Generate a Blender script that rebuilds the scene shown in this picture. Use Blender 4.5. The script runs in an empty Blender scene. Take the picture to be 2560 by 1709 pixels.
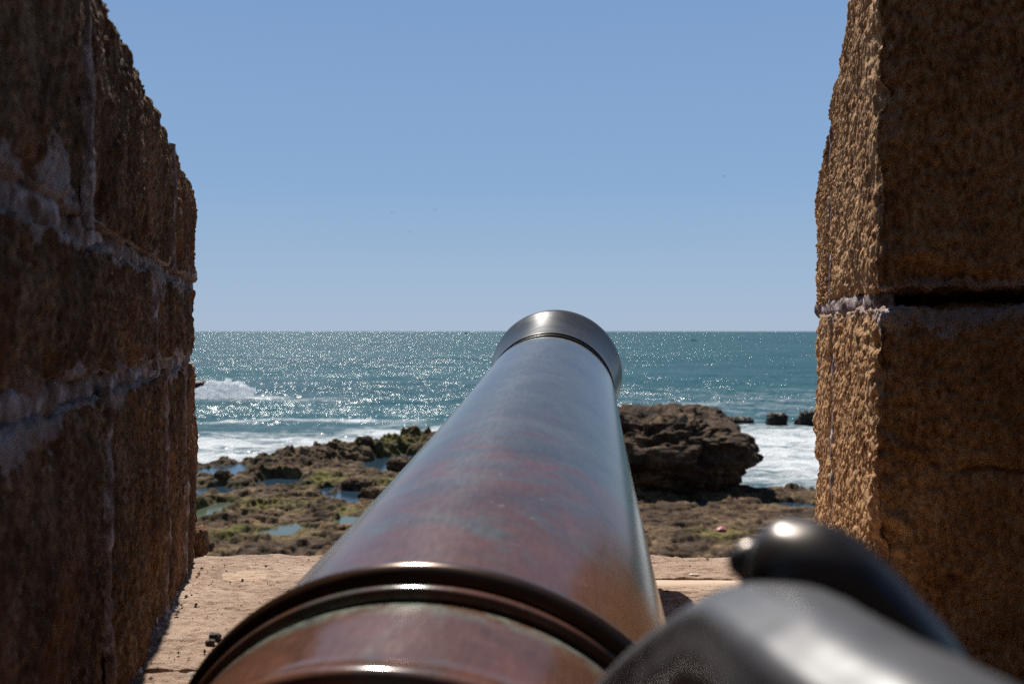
import bpy, math, random
import numpy as np
from mathutils import Vector, Matrix

random.seed(7)
R = math.radians
scn = bpy.context.scene
col = scn.collection

# ------------------------------------------------------------------ camera, sky, sun, exposure
CAM_H = 8.0                      # metres from the sea up to the camera (camera at z = 0)
SUN_AZ, SUN_EL = R(-13.8), R(48.0)   # azimuth from +Y, negative = towards -X
cam = bpy.data.cameras.new("camera")
cam_o = bpy.data.objects.new("camera", cam)
col.objects.link(cam_o)
cam.sensor_width = 36.0
cam.lens = 35.0
cam.clip_start = 0.02
cam.clip_end = 120000.0
cam_o.rotation_euler = (R(90 - 0.61), 0, 0)
cam.dof.use_dof = True
cam.dof.focus_distance = 2.55
cam.dof.aperture_fstop = 5.6
cam.dof.aperture_blades = 9
scn.camera = cam_o

world = bpy.data.worlds.new("World")
scn.world = world
world.use_nodes = True
wn = world.node_tree
bg = wn.nodes["Background"]
sky = wn.nodes.new("ShaderNodeTexSky")
sky.sky_type = 'NISHITA'
sky.sun_disc = False
sky.sun_elevation = SUN_EL
sky.sun_rotation = SUN_AZ
sky.altitude = 0
sky.air_density = 1.0
sky.dust_density = 0.3
sky.ozone_density = 1.6
# pale sea air along the whole horizon, the same in every direction
geo = wn.nodes.new("ShaderNodeTexCoord")
sepw = wn.nodes.new("ShaderNodeSeparateXYZ")
wn.links.new(geo.outputs["Generated"], sepw.inputs[0])
SKY = 0.05
low = wn.nodes.new("ShaderNodeValToRGB")
wn.links.new(sepw.outputs[2], low.inputs[0])
stops = ((0.0, (0.268, 0.333, 0.420)), (0.035, (0.246, 0.330, 0.436)), (0.15, (0.168, 0.275, 0.432)), (0.33, (0.132, 0.225, 0.395)), (0.6, (0.10, 0.18, 0.345)))
el = low.color_ramp.elements
while len(el) < len(stops):
    el.new(0.5)
for e_, (p_, c_) in zip(el, stops):
    e_.position = p_
    e_.color = tuple(v / SKY / 10 for v in c_) + (1,)
gain = wn.nodes.new("ShaderNodeMix")
gain.data_type = 'RGBA'
gain.blend_type = 'MULTIPLY'
gain.inputs[0].default_value = 1.0
gain.inputs[7].default_value = (10, 10, 10, 1)
wn.links.new(low.outputs[0], gain.inputs[6])
tint = wn.nodes.new("ShaderNodeMix")
tint.data_type = 'RGBA'
tint.blend_type = 'MULTIPLY'
tint.inputs[0].default_value = 1.0
tint.inputs[7].default_value = (0.80, 0.94, 1.06, 1)
wn.links.new(sky.outputs[0], tint.inputs[6])
mr = wn.nodes.new("ShaderNodeMapRange")
wn.links.new(sepw.outputs[2], mr.inputs[0])
for i, x in enumerate((0.33, 0.65, 1.0, 0.0)):
    mr.inputs[i + 1].default_value = x
mixw = wn.nodes.new("ShaderNodeMix")
mixw.data_type = 'RGBA'
wn.links.new(mr.outputs[0], mixw.inputs[0])
wn.links.new(tint.outputs[2], mixw.inputs[6])
wn.links.new(gain.outputs[2], mixw.inputs[7])
wn.links.new(mixw.outputs[2], bg.inputs[0])
bg.inputs[1].default_value = SKY

sun = bpy.data.lights.new("sun", 'SUN')
sun.energy = 5.0
sun.angle = R(0.53)
sun.color = (1.0, 0.955, 0.88)
sun_o = bpy.data.objects.new("sun", sun)
col.objects.link(sun_o)
sdir = Vector((math.sin(SUN_AZ) * math.cos(SUN_EL), math.cos(SUN_AZ) * math.cos(SUN_EL), math.sin(SUN_EL)))
sun_o.rotation_euler = sdir.to_track_quat('Z', 'Y').to_euler()
sun_o.location = (-5, 10, 20)

scn.view_settings.view_transform = 'Standard'
scn.view_settings.look = 'None'
scn.view_settings.exposure = 0.585
scn.view_settings.gamma = 1.0
scn.view_settings.use_curve_mapping = False
scn.render.engine = 'CYCLES'
scn.cycles.use_denoising = False
scn.cycles.sample_clamp_indirect = 1.2
scn.cycles.caustics_reflective = False
scn.cycles.blur_glossy = 1.0
scn.cycles.sample_clamp_direct = 24.0
scn.cycles.max_bounces = 6

# ------------------------------------------------------------------ numpy noise
_rng = np.random.RandomState(11)
_perm = _rng.permutation(512).astype(np.int64)
_g = _rng.normal(size=(512, 3))
_g /= np.linalg.norm(_g, axis=1)[:, None]


def _hash(i, j, k):
    return _perm[(_perm[(_perm[i & 511] + j) & 511] + k) & 511]


def perlin(P):
    P = np.asarray(P, float)
    I = np.floor(P).astype(np.int64)
    F = P - I
    U = F * F * F * (F * (F * 6 - 15) + 10)
    r = 0.0
    for a in (0, 1):
        wa = U[:, 0] if a else 1 - U[:, 0]
        for b in (0, 1):
            wb = U[:, 1] if b else 1 - U[:, 1]
            for c in (0, 1):
                wc = U[:, 2] if c else 1 - U[:, 2]
                g = _g[_hash(I[:, 0] + a, I[:, 1] + b, I[:, 2] + c)]
                d = (F[:, 0] - a) * g[:, 0] + (F[:, 1] - b) * g[:, 1] + (F[:, 2] - c) * g[:, 2]
                r = r + wa * wb * wc * d
    return r * 1.6


def fbm(P, octv=4, gain=0.5, lac=2.03):
    s, a, r = 1.0, 1.0, 0.0
    P = np.asarray(P, float)
    for _ in range(octv):
        r = r + a * perlin(P * s + 17.3 * s)
        s *= lac
        a *= gain
    return r


def billow(P, octv=4, gain=0.5):
    s, a, r = 1.0, 1.0, 0.0
    for _ in range(octv):
        r = r + a * (np.abs(perlin(P * s + 7.7 * s)) * 2 - 0.5)
        s *= 2.1
        a *= gain
    return r


def sstep(a, b, x):
    t = np.clip((x - a) / (b - a), 0, 1)
    return t * t * (3 - 2 * t)


# ------------------------------------------------------------------ mesh + object helpers
def mesh_np(name, V, quads, smooth=True, attrs=None):
    V = np.asarray(V, np.float32)
    Q = np.asarray(quads, np.int32)
    k = Q.shape[1]
    me = bpy.data.meshes.new(name)
    me.vertices.add(len(V))
    me.vertices.foreach_set("co", V.ravel())
    me.loops.add(Q.size)
    me.loops.foreach_set("vertex_index", Q.ravel())
    me.polygons.add(len(Q))
    me.polygons.foreach_set("loop_start", np.arange(0, Q.size, k, dtype=np.int32))
    me.polygons.foreach_set("loop_total", np.full(len(Q), k, np.int32))
    me.update(calc_edges=True)
    me.validate()
    me.polygons.foreach_set("use_smooth", np.full(len(me.polygons), smooth, bool))
    for n, v in (attrs or {}).items():
        a = me.attributes.new(n, 'FLOAT', 'POINT')
        a.data.foreach_set("value", np.asarray(v, np.float32))
    return me


def grid_quads(nu, nv, wrap_u=False, flip=False):
    iu = np.arange(nu if wrap_u else nu - 1)
    iv = np.arange(nv - 1)
    A, B = np.meshgrid(iu, iv, indexing='ij')
    A2 = (A + 1) % nu
    q = np.stack([A * nv + B, A2 * nv + B, A2 * nv + B + 1, A * nv + B + 1], -1).reshape(-1, 4)
    return q[:, ::-1] if flip else q


def obj(name, me, mat, parent=None):
    o = bpy.data.objects.new(name, me)
    col.objects.link(o)
    if mat is not None:
        me.materials.append(mat)
    if parent is not None:
        o.parent = parent
    return o


def empty(name, loc=(0, 0, 0)):
    o = bpy.data.objects.new(name, None)
    o.location = loc
    o.empty_display_size = 0.1
    col.objects.link(o)
    return o


def tag(o, label=None, cat=None, group=None, kind=None):
    if label:
        o["label"] = label
    if cat:
        o["category"] = cat
    if group:
        o["group"] = group
    if kind:
        o["kind"] = kind
    return o


# ------------------------------------------------------------------ material helpers
class NT:
    def __init__(self, name):
        self.m = bpy.data.materials.new(name)
        self.m.use_nodes = True
        self.t = self.m.node_tree
        self.b = self.t.nodes["Principled BSDF"]
        self.out = self.t.nodes["Material Output"]

    def n(self, typ, **kw):
        nd = self.t.nodes.new(typ)
        for k, v in kw.items():
            setattr(nd, k, v)
        return nd

    def l(self, a, b):
        self.t.links.new(a, b)

    def val(self, sock, v):
        if hasattr(v, "is_output"):
            self.l(v, sock)
        else:
            sock.default_value = v

    def pos(self, obj_space=False):
        if obj_space:
            return self.n("ShaderNodeTexCoord").outputs["Object"]
        return self.n("ShaderNodeNewGeometry").outputs["Position"]

    def mapping(self, vec, scale=(1, 1, 1), loc=(0, 0, 0), rot=(0, 0, 0)):
        m = self.n("ShaderNodeMapping")
        self.l(vec, m.inputs[0])
        m.inputs["Scale"].default_value = scale
        m.inputs["Location"].default_value = loc
        m.inputs["Rotation"].default_value = rot
        return m.outputs[0]

    def noise(self, vec, scale, detail=4, rough=0.55, dist=0.0):
        nd = self.n("ShaderNodeTexNoise")
        self.l(vec, nd.inputs["Vector"])
        nd.inputs["Scale"].default_value = scale
        nd.inputs["Detail"].default_value = detail
        nd.inputs["Roughness"].default_value = rough
        nd.inputs["Distortion"].default_value = dist
        return nd.outputs[0]

    def ramp(self, fac, stops):
        r = self.n("ShaderNodeValToRGB")
        el = r.color_ramp.elements
        while len(el) < len(stops):
            el.new(0.5)
        for e, (p, c) in zip(el, stops):
            e.position = p
            e.color = c if len(c) == 4 else (*c, 1)
        self.l(fac, r.inputs[0])
        return r.outputs[0]

    def math(self, op, a, b=None, c=None, clamp=False):
        nd = self.n("ShaderNodeMath", operation=op, use_clamp=clamp)
        for i, v in enumerate((a, b, c)):
            if v is not None:
                self.val(nd.inputs[i], v)
        return nd.outputs[0]

    def map(self, v, a, b, c=0.0, d=1.0):
        nd = self.n("ShaderNodeMapRange", interpolation_type='SMOOTHSTEP')
        self.val(nd.inputs[0], v)
        for i, x in enumerate((a, b, c, d)):
            nd.inputs[i + 1].default_value = x
        return nd.outputs[0]

    def mix(self, fac, a, b, blend='MIX'):
        nd = self.n("ShaderNodeMix", data_type='RGBA', blend_type=blend)
        self.val(nd.inputs[0], fac)
        for s, v in ((nd.inputs[6], a), (nd.inputs[7], b)):
            if hasattr(v, "is_output"):
                self.l(v, s)
            else:
                s.default_value = (*v, 1)
        return nd.outputs[2]

    def attr(self, name):
        return self.n("ShaderNodeAttribute", attribute_name=name).outputs["Fac"]

    def bump(self, h, strength, dist, prev=None):
        nd = self.n("ShaderNodeBump")
        self.l(h, nd.inputs["Height"])
        nd.inputs["Strength"].default_value = strength
        nd.inputs["Distance"].default_value = dist
        if prev is not None:
            self.l(prev, nd.inputs["Normal"])
        return nd.outputs[0]

    def set(self, color=None, rough=None, metal=None, normal=None, spec=None, **kw):
        b = self.b.inputs
        if color is not None:
            self.val(b["Base Color"], color if hasattr(color, "is_output") else (*color, 1))
        if rough is not None:
            self.val(b["Roughness"], rough)
        if metal is not None:
            self.val(b["Metallic"], metal)
        if spec is not None:
            self.val(b["Specular IOR Level"], spec)
        if normal is not None:
            self.l(normal, b["Normal"])
        for k, v in kw.items():
            self.val(b[k.replace("_", " ")], v)
        return self.m


def stone_mat(name, dark, mid, light, mortar=(0.5, 0.44, 0.42), stain=(0.33, 0.13, 0.05), spec=0.12, rough=0.9):
    t = NT(name)
    p = t.pos()
    streak = t.mapping(p, (1, 1, 0.6))
    n1 = t.noise(streak, 9, 5, 0.6)
    n2 = t.noise(streak, 85, 6, 0.72)
    n3 = t.noise(p, 4.2, 4, 0.6)
    c = t.ramp(t.math('ADD', t.math('MULTIPLY', n1, 0.35), t.math('MULTIPLY', n2, 0.65)),
               [(0.38, dark), (0.5, mid), (0.63, light)])
    c = t.mix(t.math('MULTIPLY', t.map(n3, 0.5, 0.72), 0.55), c, stain)
    # lime mortar smeared over the edges of the blocks
    m = t.attr("mort")
    mm = t.map(t.math('ADD', m, t.math('MULTIPLY', t.math('SUBTRACT', n2, 0.5), 1.8)), 0.45, 0.75)
    mc = t.mix(t.map(n1, 0.35, 0.65), mortar, tuple(x * 0.6 for x in mortar))
    c = t.mix(t.math('MULTIPLY', mm, 0.85), c, mc)
    g = t.noise(p, 420, 3, 0.6)
    b1 = t.bump(t.map(t.noise(t.mapping(p, (1, 1, 0.7)), 120, 5, 0.65), 0.34, 0.60), 0.55, 0.005)
    b2 = t.bump(g, 0.8, 0.003, b1)
    return t.set(c, rough, 0, b2, spec)


M = {}
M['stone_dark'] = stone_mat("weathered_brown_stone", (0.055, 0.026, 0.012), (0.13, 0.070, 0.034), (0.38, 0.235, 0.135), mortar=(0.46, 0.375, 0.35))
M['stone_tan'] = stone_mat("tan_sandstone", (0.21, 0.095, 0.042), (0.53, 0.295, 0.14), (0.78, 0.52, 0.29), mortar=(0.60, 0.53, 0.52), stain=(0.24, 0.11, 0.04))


def sill_mat():
    t = NT("worn_sill_stone")
    p = t.pos()
    st = t.mapping(p, (0.5, 1.3, 1))
    n1 = t.noise(p, 5, 4, 0.6)
    n2 = t.noise(st, 60, 6, 0.7)
    n3 = t.noise(p, 260, 3, 0.6)
    n4 = t.noise(st, 14, 4, 0.6, 0.6)
    c = t.ramp(t.math('ADD', t.math('MULTIPLY', n1, 0.45), t.math('MULTIPLY', n2, 0.55)),
               [(0.34, (0.19, 0.118, 0.080)), (0.5, (0.36, 0.245, 0.175)), (0.66, (0.50, 0.37, 0.275))])
    c = t.mix(t.map(n4, 0.62, 0.75), c, (0.26, 0.22, 0.21))
    c = t.mix(t.map(n2, 0.66, 0.74), c, (0.15, 0.10, 0.075))
    m = t.attr("mort")
    c = t.mix(t.math('MULTIPLY', t.map(m, 0.4, 0.6), 0.8), c, (0.44, 0.31, 0.21))
    nb = t.math('MULTIPLY', n2, t.math('SUBTRACT', 1.0, t.math('MULTIPLY', t.map(m, 0.4, 0.6), 0.8)))
    b = t.bump(nb, 0.9, 0.009)
    b = t.bump(n3, 1.0, 0.004, b)
    return t.set(c, 0.9, 0, b, 0.2)


M['sill'] = sill_mat()


def mortar_mat():
    t = NT("pale_lime_mortar")
    p = t.pos()
    n1 = t.noise(t.mapping(p, (1, 1, 0.7)), 34, 6, 0.68, 0.5)
    n2 = t.noise(p, 160, 4, 0.6)
    c = t.ramp(n1, [(0.38, (0.10, 0.055, 0.035)), (0.53, (0.24, 0.17, 0.15)), (0.68, (0.66, 0.61, 0.62))])
    b = t.bump(n1, 0.8, 0.006)
    b = t.bump(n2, 0.9, 0.005, b)
    return t.set(c, 0.85, 0, b, 0.2)


M['mortar'] = mortar_mat()


def bronze_mat(name, kind):
    t = NT(name)
    p = t.pos(True)
    sep = t.n("ShaderNodeSeparateXYZ")
    t.l(p, sep.inputs[0])
    y = sep.outputs[1]                      # distance from the muzzle along the bore is -y
    ring = t.mapping(p, (1.0, 2.2, 1.0))
    n1 = t.noise(t.mapping(p, (1.0, 1.15, 1.0), (0, 0, 0), (0, 0, R(24))), 5.0, 6, 0.68, 0.9)
    n2 = t.noise(p, 9, 6, 0.65, 0.8)
    n3 = t.noise(t.mapping(p, (1, 6, 1), (0, 0, 0), (0, 0, R(16))), 26, 5, 0.7, 0.4)
    n4 = t.noise(p, 60, 4, 0.6)
    if kind == 'muzzle':
        c = t.ramp(n2, [(0.3, (0.018, 0.016, 0.013)), (0.55, (0.036, 0.032, 0.026)), (0.75, (0.075, 0.06, 0.042))])
        ro = t.map(n2, 0.3, 0.7, 0.24, 0.33)
        metal = 0.0
    elif kind == 'handle':
        c = t.ramp(n2, [(0.3, (0.055, 0.055, 0.060)), (0.7, (0.095, 0.092, 0.094))])
        ro = 0.36
        metal = 0.0
    elif kind == 'brown':
        c = t.ramp(n2, [(0.3, (0.035, 0.018, 0.010)), (0.7, (0.09, 0.042, 0.02))])
        ro = t.map(n1, 0.3, 0.7, 0.18, 0.26)
        metal = 0.6
    elif kind == 'dark':
        c = t.ramp(n2, [(0.3, (0.025, 0.02, 0.018)), (0.7, (0.07, 0.055, 0.045))])
        ro = t.map(n1, 0.3, 0.7, 0.28, 0.36)
        metal = 0.7
    else:
        grey = t.ramp(n2, [(0.3, (0.048, 0.046, 0.041)), (0.7, (0.105, 0.098, 0.086))])
        red = t.ramp(n2, [(0.3, (0.070, 0.030, 0.018)), (0.7, (0.145, 0.056, 0.032))])
        org = t.ramp(n4, [(0.3, (0.07, 0.033, 0.008)), (0.7, (0.135, 0.055, 0.013))])
        bias = t.map(y, -0.6, -1.6, -0.19, 0.07)         # more copper-red towards the breech
        fr = t.map(t.math('ADD', n1, bias), 0.44, 0.60)
        c = t.mix(fr, grey, red)
        x = sep.outputs[0]
        side = t.map(t.math('ABSOLUTE', x), 0.10, 0.25)
        fo = t.math('MULTIPLY', t.math('MULTIPLY', side, t.map(y, -1.15, -1.65)), t.map(n2, 0.35, 0.6))
        c = t.mix(t.math('MULTIPLY', fo, 0.9), c, org)
        c = t.mix(t.math('MULTIPLY', t.map(n3, 0.52, 0.72), 0.30), c, (0.13, 0.11, 0.10))
        n5 = t.noise(t.mapping(p, (1, 0.22, 1), (0, 0, 0), (0, 0, R(70))), 150, 5, 0.75)
        c = t.mix(t.map(n5, 0.3, 0.7), t.mix(0.12, c, (0.015, 0.012, 0.01)), t.mix(0.05, c, (0.30, 0.27, 0.24)))
        verd = t.math('MULTIPLY', t.map(n4, 0.66, 0.76), 0.5)
        c = t.mix(verd, c, (0.22, 0.27, 0.22))
        v = t.attr("verd")
        c = t.mix(t.math('MULTIPLY', v, t.map(n4, 0.3, 0.62)), c, (0.22, 0.27, 0.22))
        ro = t.map(n5, 0.3, 0.7, 0.155, 0.185)
        metal = 0.08
    bm = t.bump(n2, 0.015, 0.002)
    return t.set(c, ro, metal, bm, {'muzzle': 0.12, 'handle': 0.17}.get(kind, 0.36), Coat_Weight=0.0, Coat_Roughness=0.3)


M['bronze'] = bronze_mat("patinated_bronze", 'chase')
M['bronze_muzzle'] = bronze_mat("dark_grey_bronze", 'muzzle')
M['bronze_brown'] = bronze_mat("brown_polished_bronze", 'brown')
M['bronze_dark'] = bronze_mat("blackened_bronze", 'dark')


def plain(name, color, rough=0.7, var=0.3, scale=8):
    t = NT(name)
    n = t.noise(t.pos(), scale, 4, 0.6)
    c = t.mix(n, tuple(x * (1 - var) for x in color), tuple(min(1, x * (1 + var)) for x in color))
    return t.set(c, rough, 0, None, 0.4)


def rock_mat(name, dark, mid, light, algae=0.0, wet=0.9):
    t = NT(name)
    p = t.pos()
    n1 = t.noise(p, 0.55, 6, 0.65, 0.3)
    n2 = t.noise(p, 3.5, 6, 0.7)
    n3 = t.noise(p, 0.28, 4, 0.6)
    c = t.ramp(t.math('ADD', t.math('MULTIPLY', n1, 0.55), t.math('MULTIPLY', n2, 0.45)),
               [(0.38, dark), (0.5, mid), (0.64, light)])
    if algae > 0:
        a = t.math('MULTIPLY', t.attr("algae"), t.map(n2, 0.38, 0.60))
        c = t.mix(a, c, (0.13, 0.125, 0.02))
        c = t.mix(t.math('MULTIPLY', t.map(n3, 0.52, 0.66), algae), c, (0.10, 0.085, 0.025))
        c = t.mix(t.math('MULTIPLY', t.attr("wetdark"), 0.75), c, (0.028, 0.02, 0.013))
    b = t.bump(n2, 0.7, 0.12)
    b = t.bump(t.noise(p, 14, 4, 0.65), 0.5, 0.03, b)
    return t.set(c, wet, 0, b, 0.12)


M['platform'] = rock_mat("tidal_platform_rock", (0.014, 0.008, 0.005), (0.066, 0.038, 0.020), (0.25, 0.165, 0.088), algae=0.10)
M['boulder'] = rock_mat("boulder_rock", (0.018, 0.010, 0.006), (0.06, 0.036, 0.020), (0.19, 0.122, 0.068))
M['wet_rock'] = rock_mat("wet_black_rock", (0.008, 0.007, 0.006), (0.022, 0.018, 0.014), (0.05, 0.04, 0.03), wet=0.45)


def sea_mat():
    t = NT("sea_water")
    p = t.pos()
    # chop at several sizes tilts the surface; crests run along the shore
    acc = None
    for sc, st, k, seed in ((0.10, (0.5, 1, 1), 0.5, 11), (0.32, (0.55, 1, 1), 0.75, 0), (1.1, (0.65, 1, 1), 0.9, 31), (3.2, (0.75, 1, 1), 0.9, 57)):
        v = t.mapping(p, st, (seed, seed * 0.7, 0), (0, 0, R(10)))
        nd = t.n("ShaderNodeTexNoise")
        t.l(v, nd.inputs["Vector"])
        nd.inputs["Scale"].default_value = sc
        nd.inputs["Detail"].default_value = 2.5
        nd.inputs["Roughness"].default_value = 0.6
        sub = t.n("ShaderNodeVectorMath", operation='SUBTRACT')
        t.l(nd.outputs["Color"], sub.inputs[0])
        sub.inputs[1].default_value = (0.5, 0.5, 0.5)
        mul = t.n("ShaderNodeVectorMath", operation='MULTIPLY')
        t.l(sub.outputs[0], mul.inputs[0])
        mul.inputs[1].default_value = (2.0 * k, 2.6 * k, 0.0)
        if acc is None:
            acc = mul.outputs[0]
        else:
            ad = t.n("ShaderNodeVectorMath", operation='ADD')
            t.l(acc, ad.inputs[0])
            t.l(mul.outputs[0], ad.inputs[1])
            acc = ad.outputs[0]
    # gusts: rougher and calmer patches of water
    gust = t.noise(t.mapping(p, (0.35, 1, 1), (5, 5, 0)), 0.07, 4, 0.65)
    sc_ = t.n("ShaderNodeVectorMath", operation='SCALE')
    t.l(acc, sc_.inputs[0])
    t.l(t.map(gust, 0.36, 0.64, 0.5, 1.12), sc_.inputs["Scale"])
    acc = sc_.outputs[0]
    ad = t.n("ShaderNodeVectorMath", operation='ADD')
    t.l(acc, ad.inputs[0])
    t.l(t.n("ShaderNodeNewGeometry").outputs["Normal"], ad.inputs[1])
    nm = t.n("ShaderNodeVectorMath", operation='NORMALIZE')
    t.l(ad.outputs[0], nm.inputs[0])
    b = nm.outputs[0]
    n_col = t.noise(t.mapping(p, (0.3, 1, 1)), 0.02, 4, 0.6)
    c = t.mix(t.map(n_col, 0.35, 0.65), (0.017, 0.059, 0.078), (0.023, 0.077, 0.093))
    # foam
    fs = t.noise(t.mapping(p, (0.45, 1, 1), (3, 9, 0)), 0.55, 7, 0.68, 1.2)
    ff = t.noise(t.mapping(p, (0.6, 1, 1), (13, 2, 0)), 2.2, 5, 0.7, 0.6)
    fn = t.math('ADD', t.math('MULTIPLY', fs, 0.65), t.math('MULTIPLY', ff, 0.35))
    a = t.attr("foam")
    f = t.map(t.math('ADD', t.math('MULTIPLY', t.math('SUBTRACT', fn, 0.5), 1.5), t.math('MULTIPLY', a, 0.42)), 0.12, 0.50)
    f = t.math('MULTIPLY', f, t.map(a, 0.02, 0.12))
    # scattered whitecaps on the open water
    w1 = t.noise(t.mapping(p, (0.25, 0.8, 1), (40, 0, 0)), 0.10, 3, 0.6)
    w2 = t.noise(t.mapping(p, (0.4, 1.2, 1), (0, 40, 0)), 0.8, 5, 0.7, 0.5)
    wc = t.math('MULTIPLY', t.map(w1, 0.58, 0.68), t.map(w2, 0.56, 0.70))
    f = t.math('MAXIMUM', f, t.math('MULTIPLY', wc, 0.6))
    water, gl, wm = t.n("ShaderNodeBsdfDiffuse"), t.n("ShaderNodeBsdfGlossy"), t.n("ShaderNodeMixShader")
    t.l(c, water.inputs[0])
    gl.inputs["Roughness"].default_value = 0.16
    t.l(b, gl.inputs["Normal"])
    fr = t.n("ShaderNodeFresnel")
    fr.inputs[0].default_value = 1.33
    t.l(b, fr.inputs["Normal"])
    t.l(t.map(fr.outputs[0], 0.0, 1.0, 0.02, 0.34), wm.inputs[0])
    t.l(water.outputs[0], wm.inputs[1])
    t.l(gl.outputs[0], wm.inputs[2])
    foam = t.n("ShaderNodeBsdfDiffuse")
    foam.inputs[0].default_value = (0.56, 0.58, 0.585, 1)
    fb = t.bump(fn, 1.0, 0.5)
    t.l(fb, foam.inputs["Normal"])
    ms = t.n("ShaderNodeMixShader")
    t.l(f, ms.inputs[0])
    t.l(wm.outputs[0], ms.inputs[1])
    t.l(foam.outputs[0], ms.inputs[2])
    t.l(ms.outputs[0], t.out.inputs[0])
    return t.m


M['sea'] = sea_mat()


def pool_mat(name, c0):
    t = NT(name)
    n = t.noise(t.mapping(t.pos(), (0.6, 1, 1)), 3.0, 3, 0.5)
    b = t.bump(n, 0.3, 0.05)
    return t.set(c0, 0.07, 0, b, 0.5, IOR=1.33)


M['pool_blue'] = pool_mat("tide_pool_water", (0.02, 0.04, 0.06))
M['pool_green'] = pool_mat("shallow_green_pool_water", (0.075, 0.09, 0.06))

# ------------------------------------------------------------------ block generator


def lines(a, b, h):
    n = max(2, int(round((b - a) / h)) + 1)
    return np.linspace(a, b, n)


def deep(a, b):
    d = b - a
    u = np.array([0, .006, .014, .025, .042, .07, .12, .2, .35, .6, 1.0])
    u = u[u < d - .02]
    return a + np.append(u, d)


def block_mesh(name, A, B, C, faces, world, r=0.014, amp=(0.004, 0.005, 0.010), fr=(75, 18), seed=0.0, mort=None, edge=0.012, extra=None, chip=0.0):
    """A stone block on three arrays of grid lines. faces: a subset of a0 a1 b0 b1 c0 c1."""
    na, nb, nc = len(A), len(B), len(C)
    lo = np.array([A[0], B[0], C[0]])
    hi = np.array([A[-1], B[-1], C[-1]])
    Q, K = [], []

    def idx(i, j, k):
        return (i * nb + j) * nc + k
    for f in faces:
        ax, end = f[0], int(f[1])
        if ax == 'a':
            J, L = np.meshgrid(np.arange(nb), np.arange(nc), indexing='ij')
            I = np.full_like(J, (na - 1) * end)
            nu, nv, fl = nb, nc, end == 0
        elif ax == 'b':
            I, L = np.meshgrid(np.arange(na), np.arange(nc), indexing='ij')
            J = np.full_like(I, (nb - 1) * end)
            nu, nv, fl = na, nc, end == 1
        else:
            I, J = np.meshgrid(np.arange(na), np.arange(nb), indexing='ij')
            L = np.full_like(I, (nc - 1) * end)
            nu, nv, fl = na, nb, end == 0
        key = idx(I, J, L).ravel()
        q = grid_quads(nu, nv, flip=fl)
        Q.append(key[q])
    Q = np.concatenate(Q)
    keys, inv = np.unique(Q.ravel(), return_inverse=True)
    Q = inv.reshape(-1, 4)
    k_ = keys % nc
    j_ = (keys // nc) % nb
    i_ = keys // (nc * nb)
    P = np.stack([A[i_], B[j_], C[k_]], 1)
    loR, hiR = lo.copy(), hi.copy()
    for n_, (ax, end) in {'a0': (0, 0), 'a1': (0, 1), 'b0': (1, 0), 'b1': (1, 1), 'c0': (2, 0), 'c1': (2, 1)}.items():
        if n_ in faces:
            if end == 0:
                loR[ax] += r
            else:
                hiR[ax] -= r
        else:
            if end == 0:
                loR[ax] -= 1.0
            else:
                hiR[ax] += 1.0
    q = np.clip(P, loR, hiR)
    d = P - q
    ln = np.linalg.norm(d, axis=1)
    N = d / np.maximum(ln, 1e-9)[:, None]
    P2 = q + N * r
    S = P + seed
    # distance to the block's own edges (second smallest distance to a face that is there)
    dist = []
    for n_, (ax, end) in {'a0': (0, 0), 'a1': (0, 1), 'b0': (1, 0), 'b1': (1, 1), 'c0': (2, 0), 'c1': (2, 1)}.items():
        if n_ in faces:
            dist.append((P[:, ax] - lo[ax]) if end == 0 else (hi[ax] - P[:, ax]))
    dist = np.sort(np.stack(dist, 1), 1)
    e = dist[:, 1] if dist.shape[1] > 1 else dist[:, 0]
    f1, f2 = fr
    aniso = S * np.array([f1, f1, f1 * 0.55])
    disp = amp[0] * fbm(aniso, 2) + amp[1] * billow(S * np.array([f1 * 0.55, f1 * 0.55, f1 * 0.33]), 3, 0.55) + amp[2] * fbm(S * f2 * 0.35, 3)
    pt = perlin(S * np.array([f1, f1, f1 * 0.55]) * 0.85 + 5.5)
    disp = disp - amp[1] * 1.5 * sstep(0.08, 0.45, pt) + amp[1] * 0.5 * np.abs(perlin(S * np.array([f1, f1, f1 * 0.6]) * 1.5))
    w = np.exp(-(e / 0.035) ** 2)
    disp = disp + w * (edge * (0.8 * fbm(S * 11, 4, 0.45)) - edge * 0.4)
    if chip:
        disp = disp - chip * sstep(0.15, 0.55, fbm(S * 9, 3)) * np.exp(-(e / 0.06) ** 2)
    if extra is not None:
        disp = disp + extra(P)
    P2 = P2 + N * disp[:, None]
    mo = np.zeros(len(P))
    if mort is not None:
        mo = mort(P, dist, S)
    return mesh_np(name, world(P2), Q, True, {"mort": mo})


# ------------------------------------------------------------------ rampart geometry (camera at the origin, z up, y out to sea)
SL = 0.0556                       # the sill falls outwards
H0 = 0.458


def sill_z(y):
    return -H0 - SL * y


WL = np.array([-0.2224, 0.9750])  # along the inner face of the shaded merlon
NL = np.array([-0.9750, -0.2224])  # into that merlon
OL = np.array([-0.240, 0.0])


def left_world(topfun=None, z1=None, z0=None):
    def fn(P):
        s, d, z = P[:, 0], P[:, 1], P[:, 2].copy()
        if topfun is not None:
            k = (topfun(s) - z0) / (z1 - z0)
            z = z0 + (z - z0) * k
        xy = OL[None] + s[:, None] * WL[None] + d[:, None] * NL[None]
        return np.column_stack([xy, z])
    return fn


merlon_a = empty("stone_merlon", (-0.9, 1.9, -0.6))
tag(merlon_a, "dark shaded merlon of three courses of rough brown stone with pale mortar joints", "merlon", "merlons of the rampart")
merlon_b = empty("stone_merlon", (1.2, 2.3, -0.6))
tag(merlon_b, "merlon with sunlit tan cheek and a deep black gap between its two courses", "merlon", "merlons of the rampart")


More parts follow.
